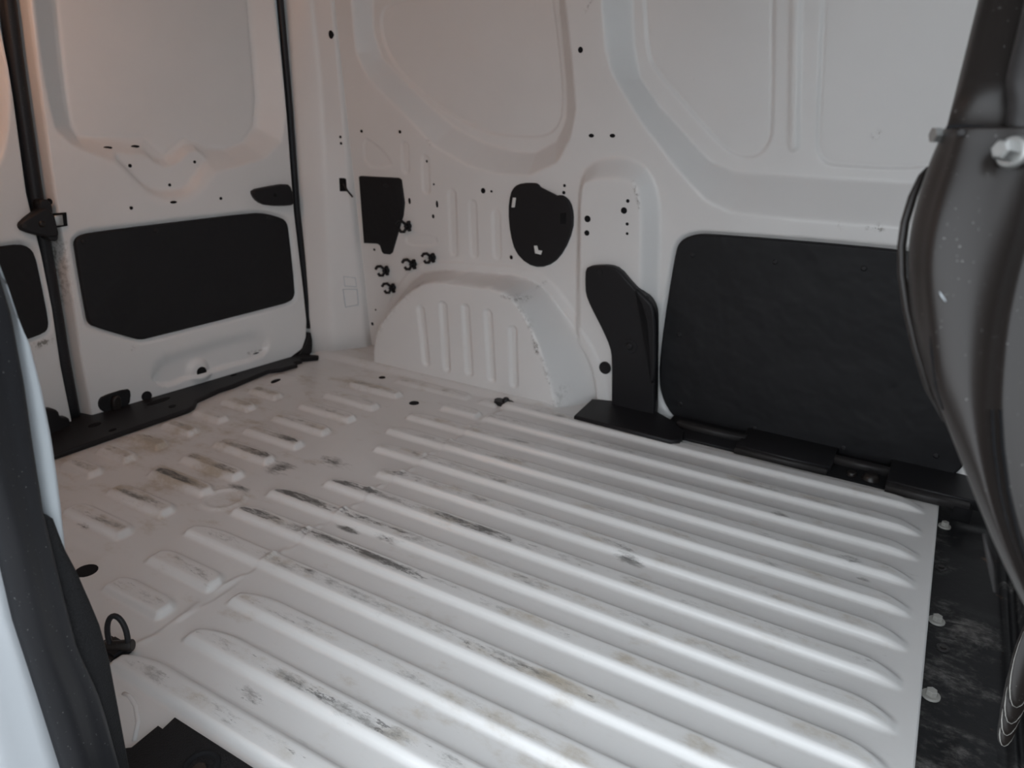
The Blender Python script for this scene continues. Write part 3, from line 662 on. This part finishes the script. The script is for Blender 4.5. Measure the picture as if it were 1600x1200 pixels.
# small folded flange of the arch showing past the trim
q = [FLOOR.tr(p) for p in ((193, 1085), (203, 1090), (212, 1105), (216, 1130), (210, 1160))]
o = tube('trim_3', [(a, b, .001) for a, b in q], .0035, WHITE, None, 8); tag(o, 'white folded metal edge at foot of the near wheel arch', kind='structure')

# ================================================================== SIDE DOOR JAMB (left foreground)
JS = Surf((-.64, 0, 0), (0, 1, 0), (0, 0, 1), (1, 0, 0))
def jamb(name, left, right, t_prof, mat, e=None, n=40, back=.05, t0=0):
    """Upright strip facing the door opening; left/right edges traced on the jamb plane, profile t_prof across it."""
    l, r = np.array(left, float), np.array(right, float); rows = []
    for py in np.linspace(max(l[0, 1], r[0, 1]), min(l[-1, 1], r[-1, 1]), n):
        L, R = np.interp(py, l[:, 1], l[:, 0]), np.interp(py, r[:, 1], r[:, 0])
        ring = []
        for q, t in t_prof:
            u, v = JS.tr((L+(R-L)*q, py), t0); ring.append(JS.pos(u, v, t0+t))
        for q in (R, L): u, v = JS.tr((q, py), t0); ring.append(JS.pos(u, v, t0-back))
        rows.append(ring)
    return grow(name, rows, mat, None, 0)
e = empty('door_aperture_seal', (-.64, .28, .2)); tag(e, 'thick black rubber seal running down the near door jamb', 'seal')
rehome(jamb('rubber_strip', [(-150, 180), (-100, 450), (-50, 700), (0, 850), (29, 975), (67, 1092), (101, 1200), (132, 1300)],
            [(-60, 180), (-25, 330), (0, 417), (23, 493), (43, 600), (57, 700), (72, 800), (85, 855), (105, 935), (125, 1013), (146, 1058), (157, 1082), (169, 1118), (191, 1200), (215, 1300)],
            [(0, -.012), (.06, -.003), (.16, .003), (.30, .006), (.45, .005), (.60, .001), (.75, .0), (.88, .001), (.96, -.001), (1, -.007)], RUBBER, n=70, back=.02), e)
o = jamb('trim_2', [(-340, 180), (-340, 1320)], [(-138, 180), (-88, 450), (-38, 700), (12, 850), (41, 975), (79, 1092), (113, 1200), (147, 1320)],
         [(0, -.10), (.3, -.075), (.55, -.035), (.72, -.014), (.80, -.010), (.84, -.013), (.92, -.010), (1, -.012)], BODYW, n=50, back=.12)
tag(o, 'white body pillar outside the black door seal', kind='structure')
o = jamb('trim_4', [(-30, 360), (10, 450), (26, 500), (50, 640), (70, 780), (92, 900), (100, 935), (108, 985)],
         [(-20, 360), (12, 460), (25, 497), (47, 535), (67, 607), (83, 683), (93, 750), (98, 793), (104, 860), (106, 905), (106, 932), (108, 985)],
         [(0, .0), (.5, .004), (.85, .001), (1, -.008)], BLUEW, n=60, back=.03, t0=-.022)
tag(o, 'pale curved inner body panel beside the black door seal', kind='structure')
o = jamb('jamb_trim', [(60, 800), (70, 900), (90, 1000), (110, 1100), (130, 1200), (150, 1300)],
         [(84, 810), (104, 858), (125, 894), (146, 940), (163, 981), (178, 1037), (192, 1112), (208, 1200), (225, 1300)],
         [(0, 0), (.6, .003), (.9, .001), (1, -.008)], GRAIN, n=50, back=.03, t0=-.008)
tag(o, 'black leather-grained plastic trim low on the near door jamb', 'trim')

# ================================================================== BLACK STEEL POST (right foreground)
def ring_of(py, cols): return [at((px, py), d) for px, d in cols]
e = empty('bulkhead_post', at((1560, 900), .50)); tag(e, 'black painted steel bulkhead post with bolted sleeve in the right foreground', 'post')
def body(py, L, c1, R1, dl=.0):
    W = 1750
    return ring_of(py, [(L, .500), (L+5, .475), (c1-5, .462), (c1+3, .450), ((c1+R1)/2, .440), (R1-4, .442), (R1+6, .452), (R1+24, .462), (R1+40, .455), (W, .45), (W, .56), ((L+W)/2+40, .56), (L+30, .54)])
rows = [body(*r) for r in ((198, 1476, 1500, 1625), (200, 1472, 1498, 1625), (206, 1469, 1496, 1624), (225, 1461, 1492, 1622), (262, 1445, 1481, 1612), (310, 1430, 1465, 1600), (360, 1418, 1452, 1588), (410, 1414, 1446, 1572), (460, 1416, 1448, 1560),
                            (510, 1423, 1453, 1550), (560, 1435, 1457, 1545), (610, 1452, 1463, 1541), (655, 1472, 1480, 1541), (700, 1490, 1497, 1543), (760, 1514, 1520, 1552), (820, 1538, 1544, 1566),
                            (880, 1564, 1570, 1588), (945, 1597, 1603, 1615), (1010, 1632, 1638, 1648), (1080, 1665, 1670, 1678))]
rehome(grow('post_body', rows, GLOSSK, None, 2), e)
# upper tube
c0, c1_ = at((1548, 215), .492), at((1618, -80), .520); ax = (c1_-c0)/np.linalg.norm(c1_-c0)
rehome(tube('upper_tube', [at((1546+(-.235)*(py-215), py), .495+.0001*(215-py)) for py in (230, 160, 80, 0, -90, -180)], .0265, GLOSSK, None, 32), e)
# grey sleeve to the right of the tube
rows = []
for py, L in ((212, 1568), (190, 1567), (165, 1572), (150, 1570), (130, 1567), (110, 1571), (60, 1584), (0, 1598), (-90, 1618)):
    rows.append(ring_of(py, [(L, .470), (L+4, .455), (L+14, .447), (L+50, .440), (L+120, .445), (L+120, .48), (L+20, .485)]))
rehome(grow('grey_sleeve', rows, SLEEVE, None, 2), e)
# rolled rim above the sleeve opening
rehome(tube('sleeve_rim', [at(q, .462) for q in ((1480, 199), (1500, 197), (1530, 199), (1560, 203), (1590, 206), (1640, 208))], .0012, HOLE, None, 8), e)
# thin shell edge behind the post
P = [(1450, 262), (1440, 275), (1426, 308), (1414, 348), (1409, 385), (1410, 430), (1418, 485), (1432, 545), (1450, 605), (1476, 658)]
rehome(tube('edge_shell', [at(q, .515) for q in P], [.0012, .0022, .003, .003, .003, .003, .003, .003, .0025, .001], GLOSSK, None, 10), e)
# lower grooves
for off in (0, 14):
    rehome(tube('pressed_groove', [at((x+off, y), .452) for x, y in ((1549, 640), (1553, 700), (1562, 770), (1578, 840), (1600, 905), (1630, 965))], .0011, HOLE, None, 8), e)
# front crease blade
rehome(tube('folded_edge', [at(q, .456) for q in ((1456, 450), (1457, 500), (1459, 550), (1464, 600), (1473, 640))], [.0004, .0016, .0020, .0016, .0005], HOLE, None, 8), e)
rehome(tube('strap_guide', [at(q, .56) for q in ((1538, 835), (1549, 880), (1556, 925))], [.0015, .0028, .0015], SLEEVE, None, 10), e)
rehome(tube('paint_scratch', [at(q, .4440) for q in ((1468, 456), (1472, 463), (1478, 471))], [.0002, .0005, .0004], BLUEW, None, 6), e)
# flange bolt
bc = at((1583, 238), .432); bd = -RGT*.93-FWD*.40+UPV*.04; bd = bd/np.linalg.norm(bd)
rehome(cyl('bolt_flange', bc-bd*.0005, bc+bd*.0030, .0098, STEEL, None, 28, .0092, .3), e)
rehome(cyl('bolt_head', bc+bd*.003, bc+bd*.0125, .0066, STEEL, None, 6, .0060, .2), e)
rehome(cyl('bolt_shank', bc-bd*.02, bc, .0045, STEEL, None, 16), e)
sc = at((1462, 211), .480); sd = -RGT
rehome(cyl('side_bolt', sc+sd*.002, sc-sd*.003, .0050, STEEL, None, 6), e)
sc = at((1499, 209), .452); rehome(cyl('rivet', sc, sc-FWD*.003, .0022, SLEEVE, None, 12), e)

# ================================================================== SHELL OUT OF VIEW: ceiling, cab side, ground, lamp
box('ceiling', (-1.97, .20, 1.215), (.75, 1.97, 1.24), LOWBOUNCE, None, .004)['kind'] = 'structure'
box('cab_light_block', (.62, .24, -.03), (.66, 1.80, 1.0), BLACKM, None, .004)['kind'] = 'structure'      # unseen dark box, added to block light from the cab
box('wall_cab', (.37, 1.765, -.03), (.62, 1.80, .60), WHITE, None, .004)['kind'] = 'structure'
box('rear_leak_stop', (-1.97, .20, -.05), (-1.93, 1.95, 1.24), BODYW, None, .004)['kind'] = 'structure'  # unseen backing panel added behind the doors to stop light leaks
box('floor', (-1.97, .20, -.12), (-1.74, 1.95, -.004), BLACKM, None, .004)['kind'] = 'structure'
g = box('floor', (-12, -12, -.66), (12, 12, -.62), ASPH, None, 0); g['kind'] = 'structure'
e = empty('ceiling_lamp', LAMP); tag(e, 'small warm rectangular lamp in the load area ceiling', 'lamp')
rehome(box('lamp_base', (LAMP[0]-.10, LAMP[1]-.05, LAMP[2]-.004), (LAMP[0]+.10, LAMP[1]+.05, LAMP[2]+.010), BLACKP, None, .003), e)
rehome(box('lamp_lens', (LAMP[0]-.085, LAMP[1]-.038, LAMP[2]-.018), (LAMP[0]+.085, LAMP[1]+.038, LAMP[2]-.003), LENS, None, .004), e)
